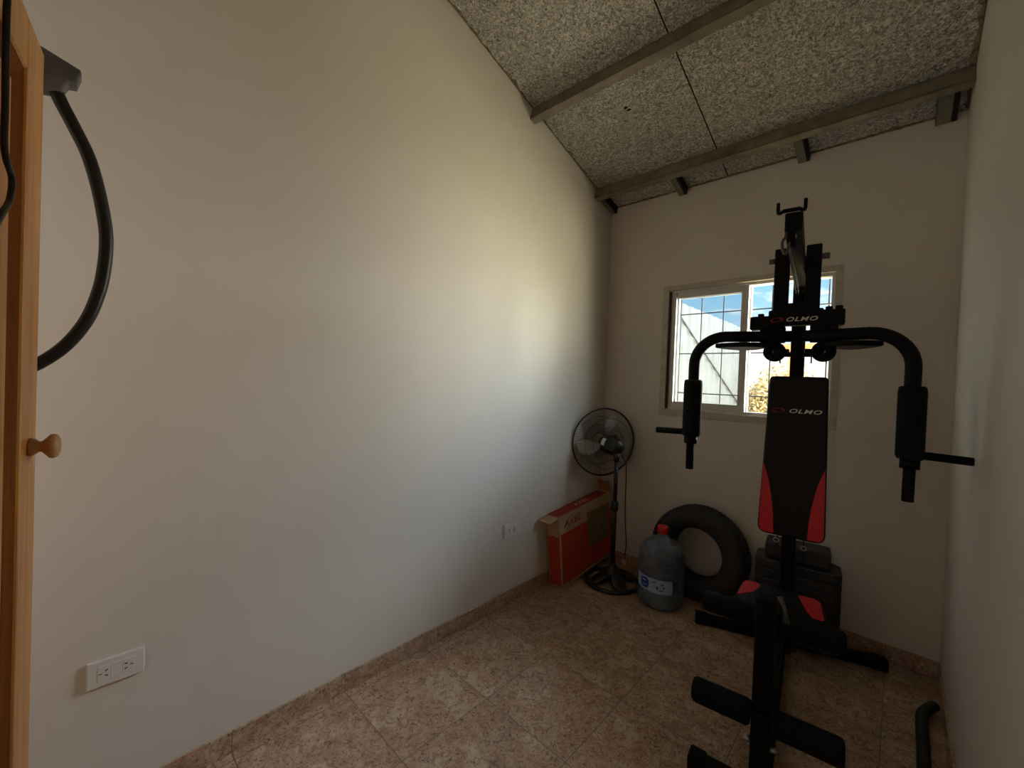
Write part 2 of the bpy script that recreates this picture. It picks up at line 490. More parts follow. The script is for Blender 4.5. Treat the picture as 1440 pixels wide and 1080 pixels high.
# ------------------------------------------------------------------ roof purlins and stubs
def channel(bm, L, h, fl, t, lip=0.012):
    # C-channel along +X, web facing the camera side (-Y), flanges to +Y
    add_box(bm, (L / 2, t / 2, -h / 2), (L, t, h))
    add_box(bm, (L / 2, fl / 2, -t / 2), (L, fl, t)); add_box(bm, (L / 2, fl / 2, -h + t / 2), (L, fl, t))
    add_box(bm, (L / 2, fl - t / 2, -h + lip / 2), (L, t, lip)); add_box(bm, (L / 2, fl - t / 2, -lip / 2), (L, t, lip))
SL = math.atan(0.30)
for (y, lab) in ((-1.065, 'galvanised steel roof purlin crossing the middle of the foil ceiling'),
                 (-0.262, 'galvanised steel roof purlin just in front of the window wall')):
    t = thing('roof_purlin', lab, 'beam', (0, y, zc(y)), 0, None, rot=(-SL, 0, 0))
    bm = newbm(); channel(bm, W, 0.085, 0.05, 0.004); obj('channel_web', bm, M['galv'], t)
stubs = [(0.030, 'black hollow end beside the left wall', 0.05), (0.60, 'grey stub channel left of the gym top', 0.06),
         (1.345, 'grey stub channel above the gym top', 0.06), (1.955, 'stub channel with black gap at the right wall', 0.08)]
stub_labels = ['short roof channel stub with dark hollow, tight in the left wall corner',
               'short grey roof channel stub under the purlin, midway between left corner and gym top',
               'short grey roof channel stub under the purlin, just right of the gym top hooks',
               'plastered roof channel stub with black gap, beside the right wall']
for (x, _, wd), lab in zip(stubs, stub_labels):
    t = thing('channel_stub', lab, 'beam', (x, 0, zc(0)), 0, 'roof channel stubs at the window wall', rot=(-SL, 0, 0))
    h = 0.052; t0 = 0.004
    bm = newbm()
    add_box(bm, (-wd / 2 + t0 / 2, -0.10, -h / 2), (t0, 0.20, h)); add_box(bm, (-wd * 0.14, -0.10, -h + t0 / 2), (wd * 0.72, 0.20, t0))
    obj('channel_side', bm, M['galv'], t)
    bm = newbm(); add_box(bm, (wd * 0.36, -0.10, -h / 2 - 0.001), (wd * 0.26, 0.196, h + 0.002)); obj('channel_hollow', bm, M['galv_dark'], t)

# ------------------------------------------------------------------ wall outlets
def outlet(name, label, y0, y1, z0, z1, kind):
    t = thing(name, label, 'outlet', (0.0, (y0 + y1) / 2, (z0 + z1) / 2))
    w, h = abs(y1 - y0), z1 - z0
    bm = newbm(); add_box(bm, (0.0055, 0, 0), (0.011, w, h), 0.003, 2); obj('cover_plate', bm, M['outlet'], t)
    mw = w * 0.205
    ks = (-1, 0, 1)
    for k in ks:
        bm = newbm(); add_box(bm, (0.0112, k * mw * 1.03, 0), (0.002, mw, h * 0.56), 0.0006, 1)
        blank = (k == 0)
        if kind == 'far' and k == 0: continue
        mo = obj('blank_module' if blank else 'socket_module', bm, M['outlet'], t)
        if blank: continue
        if kind == 'near':
            s = 1 if k == -1 else -1
            bm = newbm()
            for (dy, dz, ry) in ((s * 0.006, 0.008, s * 0.5), (s * 0.006, -0.008, -s * 0.5)):
                add_box(bm, (0.0124, k * mw * 1.03 + dy, dz), (0.0012, 0.0085, 0.0028), 0, 1, Euler((ry, 0, 0)))
            add_box(bm, (0.0124, k * mw * 1.03 - s * 0.008, 0), (0.0012, 0.008, 0.0022))
            obj('plug_slots', bm, M['slot'], mo)
        else:
            bm = newbm()
            for dz in (0.011, 0.0, -0.012): add_box(bm, (0.0124, k * mw * 0.8, dz), (0.0012, 0.012, 0.0035))
            obj('plug_slots', bm, M['slot'], mo)
outlet('wall_outlet', 'white double wall socket low on the left wall, beside the wooden wardrobe', -3.068, -2.931, 0.449, 0.534, 'near')
outlet('wall_outlet', 'small white wall socket low on the left wall, beside the cardboard box', -1.194, -1.056, 0.441, 0.533, 'far')

# ================================================================== WARDROBE
wd = thing('wardrobe', 'tall pine wardrobe with recessed panel door and round wooden knob', 'wardrobe', (0.7, -3.155, 0.0), math.atan2(-0.12, 0.9925))
DW, ZB, ZT = 0.455, 0.09, 2.022
bm = newbm()
for x in (0.0, 0.92): add_box(bm, (x + 0.011 if x == 0 else x - 0.011, -0.24, 1.005), (0.02, 0.42, 2.01), 0.002, 1)
add_box(bm, (0.46, -0.24, 1.99), (0.88, 0.42, 0.02)); add_box(bm, (0.46, -0.24, 0.06), (0.88, 0.42, 0.02))
add_box(bm, (0.46, -0.445, 1.0), (0.88, 0.008, 1.9)); add_box(bm, (0.46, -0.035, 0.03), (0.88, 0.02, 0.06))
obj('carcass', bm, M['pine'], wd)
def wdoor(x0, knob_x):
    st, rail = 0.106, 0.085
    bm = newbm()
    for sx in (x0 + st / 2, x0 + DW - st / 2): add_box(bm, (sx, -0.012, (ZB + ZT) / 2), (st, 0.024, ZT - ZB), 0.004, 2)
    for sz in (ZB + rail / 2, ZT - rail / 2): add_box(bm, (x0 + DW / 2, -0.0122, sz), (DW - 2 * st, 0.0236, rail), 0.003, 1)
    d = obj('door', bm, M['pine'], wd)
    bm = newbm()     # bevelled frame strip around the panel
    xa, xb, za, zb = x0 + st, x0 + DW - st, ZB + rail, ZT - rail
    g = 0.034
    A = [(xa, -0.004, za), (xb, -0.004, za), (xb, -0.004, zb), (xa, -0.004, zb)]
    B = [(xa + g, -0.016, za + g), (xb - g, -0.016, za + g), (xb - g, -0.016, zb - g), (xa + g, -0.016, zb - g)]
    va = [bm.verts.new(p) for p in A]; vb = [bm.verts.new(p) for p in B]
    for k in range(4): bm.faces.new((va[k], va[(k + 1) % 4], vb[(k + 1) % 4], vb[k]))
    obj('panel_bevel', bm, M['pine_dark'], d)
    bm = newbm(); add_box(bm, ((xa + xb) / 2, -0.014, (za + zb) / 2), (xb - xa - 2 * g, 0.008, zb - za - 2 * g), 0.002, 1); obj('door_panel', bm, M['pine'], d)
    bm = newbm()
    prof = [(0.0, 0.0), (0.0135, 0.0), (0.0145, 0.004), (0.0125, 0.009), (0.0085, 0.015), (0.0085, 0.019), (0.013, 0.025), (0.0185, 0.031), (0.0195, 0.037), (0.0175, 0.043), (0.011, 0.0465), (0, 0.0475)]
    add_lathe(bm, [(r * 1.1, z * 0.78) for r, z in prof], 32, Matrix.Translation((knob_x, 0.0, 1.332)) @ Matrix.Rotation(-PI / 2, 4, 'X'))
    obj('knob', bm, M['pine_knob'], d)
wdoor(0.0, 0.050); wdoor(0.465, 0.465 + 0.04)

# cord draped over the wardrobe door
bm = newbm()
cp = [(0.283, -0.10, 2.040), (0.284, -0.02, 2.045), (0.284, 0.016, 2.02), (0.282, 0.0125, 1.94), (0.284, 0.0125, 1.88), (0.282, 0.0125, 1.80), (0.283, 0.0125, 1.757), (0.272, 0.0125, 1.738), (0.246, 0.0125, 1.722), (0.256, 0.0125, 1.69), (0.292, 0.0125, 1.66), (0.33, 0.0125, 1.62), (0.35, 0.0125, 1.54)]
add_tube(bm, resample(cp, 8), 0.0036, 10)
o = obj('power_cord', bm, M['hose'])
mw = Matrix.Translation((0.7, -3.155, 0)) @ Matrix.Rotation(math.atan2(-0.12, 0.9925), 4, 'Z')
o.data.transform(mw); tag(o, 'black cord hanging over the front of the pine wardrobe door', 'cord')

# hose with flat head hanging on the wall behind the wardrobe
hz = thing('vacuum_hose', 'curved black hose with flat grey head hanging behind the edge of the pine wardrobe', 'hose', (0.60, -3.12, 0.0))
T0 = Vector((0.60, -3.12, 0.0))
hp = [(-3.152, 2.034), (-3.137, 1.993), (-3.117, 1.949), (-3.097, 1.901), (-3.082, 1.841), (-3.0715, 1.778), (-3.068, 1.735), (-3.070, 1.682), (-3.077, 1.629), (-3.094, 1.567), (-3.123, 1.512), (-3.16, 1.472), (-3.20, 1.445), (-3.25, 1.36), (-3.28, 1.15), (-3.285, 0.8), (-3.285, 0.4), (-3.285, 0.10), (-3.295, 0.035), (-3.33, 0.0125), (-3.42, 0.0125)]
bm = newbm(); hpts = resample([(0, y - T0.y, z) for y, z in hp], 8); add_tube(bm, hpts, [0.0113] * len(hpts), 16); obj('hose_tube', bm, M['hose'], hz)
bm = newbm()
poly = [(-3.195, 2.085), (-3.164, 2.0765), (-3.111, 2.060), (-3.109, 2.052), (-3.115, 2.030), (-3.126, 2.027), (-3.131, 2.016), (-3.135, 2.006), (-3.163, 1.999), (-3.195, 2.005)]
add_prism(bm, [(a - T0.y, b) for a, b in poly], -0.02, 0.02, 'x', 0.004, 2)
obj('hose_head', bm, M['nozzle'], hz)
bm = newbm(); add_box(bm, (0.05, -0.09, 2.045), (0.10, 0.016, 0.016), 0.003, 1); obj('hanging_peg', bm, M['pine_knob'], hz)

# bent pipe on the floor by the right wall
bm = newbm()
add_tube(bm, resample([(2.000, -0.352, 0.034), (1.992, -0.372, 0.036), (1.968, -0.425, 0.031), (1.957, -0.47, 0.026), (1.955, -0.56, 0.023), (1.953, -0.80, 0.021), (1.945, -1.15, 0.021), (1.93, -1.55, 0.021)], 6), 0.0215, 16)
o = obj('bent_bar', bm, M['pipe']); tag(o, 'black bent bar lying on the floor along the right wall', 'bar')

# ================================================================== TYRE
ty = thing('car_tyre', 'bare black car tyre leaning upright against the window wall', 'tyre', (0.845, -0.118, 0.0), 0, None, rot=(-RAD(4.5), 0, 0))
RO, RI = 0.316, 0.168
mt = Matrix.Translation((0, 0, RO)) @ Matrix.Rotation(PI / 2, 4, 'X')
prof = [(RI, 0.052), (RI + 0.004, 0.066), (RI + 0.016, 0.072), (RI + 0.05, 0.085), (RI + 0.09, 0.088), (RI + 0.125, 0.078), (RO - 0.012, 0.066), (RO - 0.002, 0.055), (RO, 0.04), (RO, -0.04), (RO - 0.002, -0.055), (RO - 0.012, -0.066), (RI + 0.125, -0.078), (RI + 0.09, -0.088), (RI + 0.05, -0.085), (RI + 0.016, -0.072), (RI + 0.004, -0.066), (RI, -0.052), (RI + 0.012, -0.048), (RI + 0.09, -0.07), (RO - 0.02, -0.045), (RO - 0.016, 0.0), (RO - 0.02, 0.045), (RI + 0.09, 0.07), (RI + 0.012, 0.048), (RI, 0.052)]
bm = newbm(); add_lathe(bm, prof, 96, mt)
for k in range(72):
    a = 2 * PI * k / 72
    for s in (-1, 1):
        m = mt @ Matrix.Rotation(a, 4, 'Z') @ Matrix.Translation((RO - 0.001, 0, s * 0.034)) @ Matrix.Rotation(s * 0.45, 4, 'X')
        add_box(bm, (0, 0, 0), (0.007, 0.0125, 0.038), 0, 1, m)
obj('tyre_body', bm, M['rubber'], ty)

# ================================================================== WATER JUG
jg = thing('water_jug', 'big blue plastic water jug with red cap in front of the tyre', 'jug', (0.695, -0.352, 0.0), RAD(0))
R = 0.149
prof = [(0, 0.012), (R - 0.05, 0.010), (R - 0.03, 0.002), (R - 0.012, 0.008), (R - 0.003, 0.026), (R, 0.05), (R, 0.108), (R - 0.005, 0.114), (R - 0.005, 0.210), (R, 0.216), (R, 0.245), (R - 0.006, 0.251), (R - 0.006, 0.262), (R, 0.268), (R, 0.292), (R - 0.006, 0.298), (R - 0.006, 0.308), (R, 0.314), (R - 0.001, 0.345), (R - 0.012, 0.375), (R - 0.04, 0.410), (R - 0.075, 0.432), (R - 0.105, 0.445), (0.034, 0.456), (0.031, 0.47), (0.031, 0.492), (0, 0.492)]
bm = newbm(); add_lathe(bm, prof, 64); obj('jug_body', bm, M['jug'], jg)
bm = newbm(); add_lathe(bm, [(0.0355, 0.472), (0.0365, 0.476), (0.036, 0.508), (0.033, 0.516), (0.012, 0.518), (0.010, 0.513), (0, 0.513)], 40); obj('jug_cap', bm, M['cap_red'], jg)
def curved(a0, a1, z0, z1, r, n=24):
    bm = newbm(); rows = []
    for i in range(n + 1):
        a = a0 + (a1 - a0) * i / n
        rows.append((bm.verts.new((r * math.cos(a), r * math.sin(a), z0)), bm.verts.new((r * math.cos(a), r * math.sin(a), z1))))
    for a, b in zip(rows, rows[1:]): bm.faces.new((a[0], b[0], b[1], a[1])).smooth = True
    return bm
A0, A1 = RAD(-182), RAD(-38)
lb = obj('jug_label', curved(A0, A1, 0.117, 0.207, R - 0.0035), M['label_blue'], jg)
def on_label(a, z, w, h, mat, name, k=28, r=R - 0.0028, hollow=0):
    bm = newbm(); rows = []
    for i in range(k + 1):
        th = PI * i / k; x = -math.cos(th); hh = h * max(1 - abs(x) ** 3, 0.0) ** (1 / 3) + 1e-5
        aa = a + w / R * x
        rows.append([bm.verts.new((r * math.cos(aa), r * math.sin(aa), z + q * hh)) for q in (-1, 1)])
    for p, q in zip(rows, rows[1:]): bm.faces.new((p[0], q[0], q[1], p[1])).smooth = True
    return obj(name, bm, mat, lb)
on_label(RAD(-112), 0.163, 0.036, 0.034, M['logo_blue'], 'label_logo')
on_label(RAD(-113), 0.178, 0.016, 0.005, M['label_blue'], 'logo_highlight', r=R - 0.0022)
on_label(RAD(-110), 0.150, 0.017, 0.003, M['label_blue'], 'logo_highlight', r=R - 0.0022)
for (a, z, w, h) in ((-84, 0.186, 0.016, 0.003), (-76, 0.154, 0.006, 0.011), (-64, 0.178, 0.010, 0.004), (-60, 0.160, 0.007, 0.004), (-66, 0.140, 0.014, 0.0025), (-48, 0.166, 0.010, 0.002)):
    on_label(RAD(a), z, w, h, M['logo_blue'], 'label_print')
lb2 = curved(RAD(-38), RAD(-33), 0.117, 0.207, R - 0.0035, 4); obj('label_edge_band', lb2, M['logo_blue'], lb)

# ================================================================== CARDBOARD BOX
BL, BH, BT = 0.735, 0.512, 0.114
bx = thing('cardboard_box', 'orange and kraft printed cardboard box leaning in the left corner behind the fan', 'box', (0.144, -0.716, 0.004), 0, None, rot=(RAD(4.9), RAD(-2.4), RAD(0.0)))
# local: x from -BT to 0 (front face x=0), y from 0 to BL, z from 0 to BH
bm = newbm()
t = 0.004
add_box(bm, (-t / 2, BL / 2, BH / 2), (t, BL, BH)); add_box(bm, (-BT + t / 2, BL / 2, BH / 2), (t, BL, BH))
add_box(bm, (-BT / 2, BL - t / 2, BH / 2), (BT - 2 * t, t, BH)); add_box(bm, (-BT / 2, t / 2, BH / 2), (BT - 2 * t, t, BH))
add_box(bm, (-BT / 2, BL / 2, t / 2), (BT - 2 * t, BL - 2 * t, t)); add_box(bm, (-BT / 2, BL / 2, BH - t / 2), (BT, BL, t))
body = obj('box_body', bm, M['kraft'], bx)
def quad(name, mat, pts, parent):
    bm = newbm(); bm.faces.new([bm.verts.new(p) for p in pts]); return obj(name, bm, mat, parent)
e = 0.0012
HO = 0.385   # top of the orange field on the front
quad('orange_panel', M['orange_print'], [(e, 0.012, 0.018), (e, BL - 0.006, 0.018), (e, BL - 0.006, HO), (e, 0.012, HO)], body)
quad('photo_panel', M['photo_print'], [(2 * e, 0.355, 0.175), (2 * e, 0.660, 0.155), (2 * e, 0.66, 0.435), (2 * e, 0.345, 0.445)], body)
quad('faint_print', M['faint_ink'], [(2 * e, 0.07, 0.300), (2 * e, 0.26, 0.312), (2 * e, 0.26, 0.318), (2 * e, 0.07, 0.306)], body)
quad('end_panel', M['orange_print'], [(-0.006, -e, 0.012), (-BT + 0.006, -e, 0.012), (-BT + 0.006, -e, HO - 0.02), (-0.006, -e, HO - 0.02)], body)
quad('top_panel', M['red_print'], [(-0.008, 0.0, BH + e), (-0.008, BL * 0.92, BH + e), (-BT + 0.004, BL * 0.92, BH + e), (-BT + 0.004, 0.0, BH + e)], body)
# lettering: front face reads along +Y
fr = Matrix(((0, 0, 1, 0), (1, 0, 0, 0), (0, 1, 0, 0), (0, 0, 0, 1)))
text_obj('box_lettering', 'AXEL', 0.062, M['red_print'], body, Matrix.Translation((2 * e, 0.155, 0.444)) @ fr, 0.25, 1.25, 0.0012)
bm = newbm(); add_tube(bm, resample([(2 * e, 0.06, 0.418), (2 * e, 0.09, 0.468), (2 * e, 0.18, 0.490), (2 * e, 0.27, 0.470)], 6), 0.0016, 6); obj('logo_arc', bm, M['red_print'], body)
bm = newbm(); add_tube(bm, resample([(2 * e, 0.08, 0.408), (2 * e, 0.16, 0.412)], 6), 0.0016, 6); obj('logo_underline', bm, M['red_print'], body)
tp = Matrix(((0, -1, 0, 0), (1, 0, 0, 0), (0, 0, 1, 0), (0, 0, 0, 1)))
text_obj('top_lettering', 'AXEL', 0.060, M['pale_print'], body, Matrix.Translation((-BT / 2, 0.36, BH + 2 * e)) @ tp, 0.2, 1.2, 0.0012)
# open flap at the near end, and the far flap standing up
bm = newbm()
P = [(-0.002, 0.002, BH), (-BT + 0.002, 0.002, BH), (-BT - 0.0, -0.095, BH - 0.012), (-0.016, -0.090, BH - 0.018)]
A = [bm.verts.new(p) for p in P]; B = [bm.verts.new((p[0], p[1], p[2] - 0.0035)) for p in P]
bm.faces.new(A); bm.faces.new(B[::-1])
for k in range(4): bm.faces.new((A[k], B[k], B[(k + 1) % 4], A[(k + 1) % 4]))
obj('box_flap', bm, M['kraft'], bx)
bm = newbm(); add_box(bm, (-BT / 2, BL - 0.03, BH + 0.045), (BT - 0.01, 0.004, 0.092), 0, 1, Euler((0.15, 0, 0))); obj('box_flap', bm, M['kraft_in'], bx)

# ================================================================== PEDESTAL FAN
fn = thing('pedestal_fan', 'black pedestal fan turned toward the corner, round wire guard and smoky blades', 'fan', (0.325, -0.35, 0.0))
bm = newbm()
add_tube(bm, [(0.188 * math.cos(2 * PI * k / 64), 0.188 * math.sin(2 * PI * k / 64), 0.0135) for k in range(64)], [0.0185] * 64, 12, True, flat=0.72)
for k in range(4):
    a = PI / 4 + k * PI / 2 + 0.2
    c, s = math.cos(a), math.sin(a)
    add_tube(bm, resample([(0.03 * c, 0.03 * s, 0.075), (0.08 * c, 0.08 * s, 0.05), (0.13 * c, 0.13 * s, 0.024), (0.185 * c, 0.185 * s, 0.015)], 5), [0.034 + 0.020 * math.sin(PI * i / 15) for i in range(16)], 12, flat=0.28)
obj('base', bm, M['fan_black'], fn)
bm = newbm(); add_lathe(bm, [(0, 0.03), (0.075, 0.045), (0.062, 0.066), (0.04, 0.09), (0.028, 0.125), (0.024, 0.135), (0, 0.135)], 40); obj('base_cone', bm, M['fan_black'], fn)
bm = newbm(); add_tube(bm, [(0, 0, 0.12), (0, 0, 0.56)], 0.0175, 20); add_tube(bm, [(0, 0, 0.56), (0, 0, 0.905)], 0.0145, 20); obj('pole', bm, M['fan_black'], fn)
bm = newbm(); add_lathe(bm, [(0, 0.53), (0.023, 0.53), (0.027, 0.54), (0.027, 0.59), (0.02, 0.605), (0, 0.605)], 24); obj('height_collar', bm, M['fan_black'], fn)
ax = Vector((-0.85, 0.525, 0.03)).normalized()
ax.normalize()
GC = Vector((-0.178, 0.115, 1.005))                   # centre of the guard (local)
zax = ax; xax = Vector((0, 0, 1)).cross(zax).normalized(); yax = zax.cross(xax)
HM = Matrix((( xax.x, yax.x, zax.x, GC.x), (xax.y, yax.y, zax.y, GC.y), (xax.z, yax.z, zax.z, GC.z), (0, 0, 0, 1)))
# neck / tilt joint
bm = newbm(); add_tube(bm, [(0, 0, 0.895), (0.0, 0.0, 0.955)], [0.021, 0.024], 16); add_box(bm, (-0.01, 0.006, 0.958), (0.05, 0.05, 0.05), 0.01, 2)
bmk = Vector((0.03, 0.012, 0.94)); add_tube(bm, [bmk, bmk + Vector((0.02, 0.01, 0))], 0.012, 12)
obj('tilt_joint', bm, M['fan_black'], fn)
bm = newbm()
add_lathe(bm, [(0, -0.235), (0.036, -0.232), (0.054, -0.218), (0.058, -0.19), (0.060, -0.165), (0.072, -0.15), (0.072, -0.075), (0.05, -0.06), (0, -0.06)], 40, HM)
mo = obj('motor_housing', bm, M['fan_black'], fn)
bm = newbm()
kb = HM @ Vector((0, 0.055, -0.17)); add_tube(bm, [HM @ Vector((0, 0.045, -0.17)), HM @ Vector((0, 0.078, -0.17))], 0.006, 10); add_tube(bm, [HM @ Vector((0, 0.076, -0.17)), HM @ Vector((0, 0.088, -0.17))], 0.011, 12)
obj('oscillation_knob', bm, M['fan_black'], mo)
# sticker wrapped on the camera side of the motor
def cyl_patch(a0, a1, z0, z1, r, n=8):
    bm = newbm(); rows = []
    for i in range(n + 1):
        a = a0 + (a1 - a0) * i / n
        rows.append([bm.verts.new(HM @ Vector((r * math.cos(a), r * math.sin(a), z))) for z in (z0, z1)])
    for a, b in zip(rows, rows[1:]): bm.faces.new((a[0], b[0], b[1], a[1])).smooth = True
    return bm
vd = HM.to_3x3().inverted() @ Vector((1.50, -2.76, 0.48)); av = math.atan2(vd.y, vd.x)
obj('rating_sticker', cyl_patch(av - 0.36, av + 0.42, -0.138, -0.088, 0.0732), M['sticker'], mo)
# guard
RG = 0.266
def circ(bm, r, z, w, n=72): add_tube(bm, [HM @ Vector((r * math.cos(2 * PI * k / n), r * math.sin(2 * PI * k / n), z)) for k in range(n)], w, 6, True)
bm = newbm(); circ(bm, RG, 0.0, 0.0048); circ(bm, RG - 0.003, 0.012, 0.0035); obj('guard_rim', bm, M['fan_black'], fn)
def gprof(t, s):  # radius, depth
    r = 0.060 + (RG - 0.060) * t
    return r, s * (0.078 if s < 0 else 0.085) * (1 - t ** 4) ** 0.6
for s, nm in ((-1, 'rear_guard'), (1, 'front_guard')):
    bm = newbm()
    NS = 84
    for k in range(NS):
        a = 2 * PI * k / NS; pts = []
        for i in range(9):
            r, z = gprof(i / 8, s); aa = a + 0.35 * (i / 8) * s
            pts.append(HM @ Vector((r * math.cos(aa), r * math.sin(aa), z)))
        add_tube(bm, pts, 0.0011, 3, False, False)
    for tt in (0.0, 0.33, 0.66): r, z = gprof(tt, s); circ(bm, r, z, 0.0016 if tt else 0.003)
    obj(nm, bm, M['fan_black'], fn)
bm = newbm(); add_lathe(bm, [(0, -0.075), (0.035, -0.06), (0.04, -0.03), (0.034, 0.03), (0, 0.04)], 32, HM); obj('blade_hub', bm, M['fan_black'], fn)
for k in range(3):
    a0 = RAD(97) + k * 2 * PI / 3
    bm = newbm(); NR, NC = 10, 8; g = []
    for i in range(NR + 1):
        t_ = i / NR; r = 0.034 + 0.196 * t_
        half = (0.16 + 0.30 * math.sin(PI * min(1, t_ * 1.05)) ** 0.7 + 0.12 * t_) * (1.0 if t_ < 0.9 else 0.9)
        row = []
        for j in range(NC + 1):
            s = j / NC - 0.5; a = a0 + s * 2 * half * 0.75 + 0.25 * t_
            row.append(bm.verts.new(HM @ Vector((r * math.cos(a), r * math.sin(a), -0.012 + s * 0.055 * (1 - 0.3 * t_) + 0.012 * math.cos(s * PI)))))
        g.append(row)
    for i in range(NR):
        for j in range(NC): bm.faces.new((g[i][j], g[i][j + 1], g[i + 1][j + 1], g[i + 1][j])).smooth = True
    obj('fan_blade', bm, M['blade'], fn)
# cord hanging beside the pole with its plug
bm = newbm()
add_tube(bm, resample([(0.02, 0.03, 0.93), (0.045, 0.045, 0.90), (0.05, 0.06, 0.82), (0.052, 0.062, 0.60), (0.058, 0.066, 0.42), (0.068, 0.07, 0.30), (0.064, 0.072, 0.22), (0.062, 0.075, 0.16)], 6), 0.0042, 8)
cd = obj('fan_cord', bm, M['brown_cord'], fn)
bm = newbm(); add_box(bm, (0.062, 0.075, 0.145), (0.034, 0.028, 0.036), 0.007, 2); obj('fan_plug', bm, M['pink_plug'], cd)

# ================================================================== MULTI GYM   (local: x right, -y toward the user, z up)
gy = thing('multi_gym', 'black and red home multi gym with butterfly arms, padded back and weight stack', 'gym machine', (1.42, -0.40, 0.0), RAD(7))
BM = M['black_metal']
def part(name, bm, mat=BM, parent=None, **kw): return obj(name, bm, mat, parent or gy, **kw)
def bolt(bm, p, axis, r=0.011, l=0.02):
    p = Vector(p); axis = Vector(axis).normalized(); add_tube(bm, [p, p + axis * l], r, 6)

bm = newbm(); add_box(bm, (-0.003, -0.03 + 0.0, 1.065), (0.064, 0.06, 2.03), 0.006, 2); part('upright', bm)
bm = newbm(); add_box(bm, (-0.025, -0.43, 0.028), (0.058, 1.14, 0.05), 0.005, 2); part('base_beam', bm)
# rear stabiliser, a little skewed
ra = Vector((-0.425, 0.055, 0.03)); rb = Vector((0.400, 0.219, 0.03)); dr = (rb - ra)
bm = newbm(); add_box(bm, (ra + rb) / 2, (dr.length, 0.055, 0.05), 0.005, 2, Euler((0, 0, math.atan2(dr.y, dr.x)))); rf = part('rear_stabiliser', bm)
for p, s in ((ra, -1), (rb, 1)):
    bm = newbm(); add_box(bm, p + dr.normalized() * s * 0.012, (0.07, 0.068, 0.060), 0.008, 2, Euler((0, 0, math.atan2(dr.y, dr.x)))); obj('end_cap', bm, M['black_foam'], rf)
# front stabiliser
bm = newbm(); add_box(bm, (-0.035, -1.018, 0.03), (0.42, 0.055, 0.05), 0.005, 2); ff = part('front_stabiliser', bm)
for s in (-1, 1):
    bm = newbm(); add_box(bm, (-0.035 + s * 0.2, -1.018, 0.031), (0.06, 0.068, 0.060), 0.008, 2); obj('end_cap', bm, M['black_foam'], ff)
# front post
bm = newbm(); add_box(bm, (-0.035, -0.975, 0.385), (0.062, 0.055, 0.66), 0.006, 2); fp = part('front_post', bm)
bm = newbm(); add_box(bm, (-0.035, -0.975, 0.712), (0.066, 0.06, 0.02), 0.006, 2); obj('post_cap', bm, M['black_foam'], fp)
for s in (-1, 1):
    bm = newbm(); bolt(bm, (-0.035 + s * 0.030, -0.985, 0.185), (s, 0, 0), 0.012, 0.022); obj('pivot_bolt', bm, M['chrome'], fp)
bm = newbm(); add_tube(bm, [(0.004, -0.975, 0.735), (0.02, -0.985, 0.70), (0.028, -0.99, 0.655)], [0.010, 0.007, 0.011], 14); obj('pull_pin', bm, M['dull_steel'], fp)
# seat beam
bm = newbm(); add_box(bm, (-0.02, -0.50, 0.375), (0.055, 0.94, 0.055), 0.005, 2); part('seat_beam', bm)
bm = newbm(); add_box(bm, (-0.02, -0.34, 0.405), (0.22, 0.20, 0.012), 0.002, 1); part('seat_plate', bm)
# seat
seat_out = round_poly([(-0.205, -0.50), (-0.19, -0.225), (0.15, -0.225), (0.165, -0.50)], [0.05, 0.06, 0.06, 0.05])
bm = newbm(); add_prism(bm, seat_out, 0.410, 0.462, 'z', 0.014, 3); st = part('seat', bm, M['vinyl'])
def patch(name, outline, z, mat, parent, axis='z'):
    bm = newbm(); add_prism(bm, outline, z, z + 0.0022, axis, 0.0008, 1); return obj(name, bm, mat, parent)
patch('seat_red_panel', round_poly([(-0.192, -0.44), (-0.181, -0.245), (-0.118, -0.236), (-0.108, -0.27), (-0.128, -0.36)], [0.012, 0.02, 0.008, 0.008, 0.012]), 0.4615, M['red_vinyl'], st)
patch('seat_red_panel', round_poly([(0.152, -0.455), (0.141, -0.27), (0.118, -0.240), (0.050, -0.255), (0.085, -0.40), (0.11, -0.46)], [0.012, 0.012, 0.008, 0.008, 0.01, 0.01]), 0.4615, M['red_vinyl'], st)
# backrest
tilt = math.atan2(0.05, 0.82)
bk = part('backrest', (lambda b: (add_prism(b, round_poly([(-0.142, -0.412), (0.146, -0.412), (0.131, 0.412), (-0.119, 0.412)], [0.045, 0.045, 0.022, 0.022], 7), -0.028, 0.028, 'y', 0.011, 3), b)[1])(newbm()), M['vinyl'], loc=(0.003, -0.160, 1.1325), rot=(-tilt, 0, 0))
yf = -0.0292
def ypatch(name, outline, mat, th=0.0018):
    bm = newbm(); add_prism(bm, outline, yf - th, yf + 0.001, 'y'); return obj(name, bm, mat, bk)
def red_side(s, cx):
    out = [(-0.129, -0.045), (-0.115, -0.085), (-0.102, -0.13), (-0.090, -0.19), (-0.080, -0.25), (-0.073, -0.32), (-0.069, -0.402)]
    edge = [(-0.115, -0.402), (-0.127, -0.394), (-0.1345, -0.375), (-0.1345, -0.34)]
    pts = [(p[0] * s + cx, p[1]) for p in out + edge]
    return pts if s > 0 else pts[::-1]
ypatch('red_panel', red_side(1, 0.0), M['red_vinyl'])
ypatch('red_panel', red_side(-1, 0.004), M['red_vinyl'])
vt = Matrix(((1, 0, 0, 0), (0, 0, -1, 0), (0, 1, 0, 0), (0, 0, 0, 1)))
text_obj('pad_lettering', 'OLMO', 0.0295, M['white_ink'], bk, Matrix.Translation((0.038, yf - 0.001, 0.232)) @ vt, 0.3, 1.48, 0.0005)
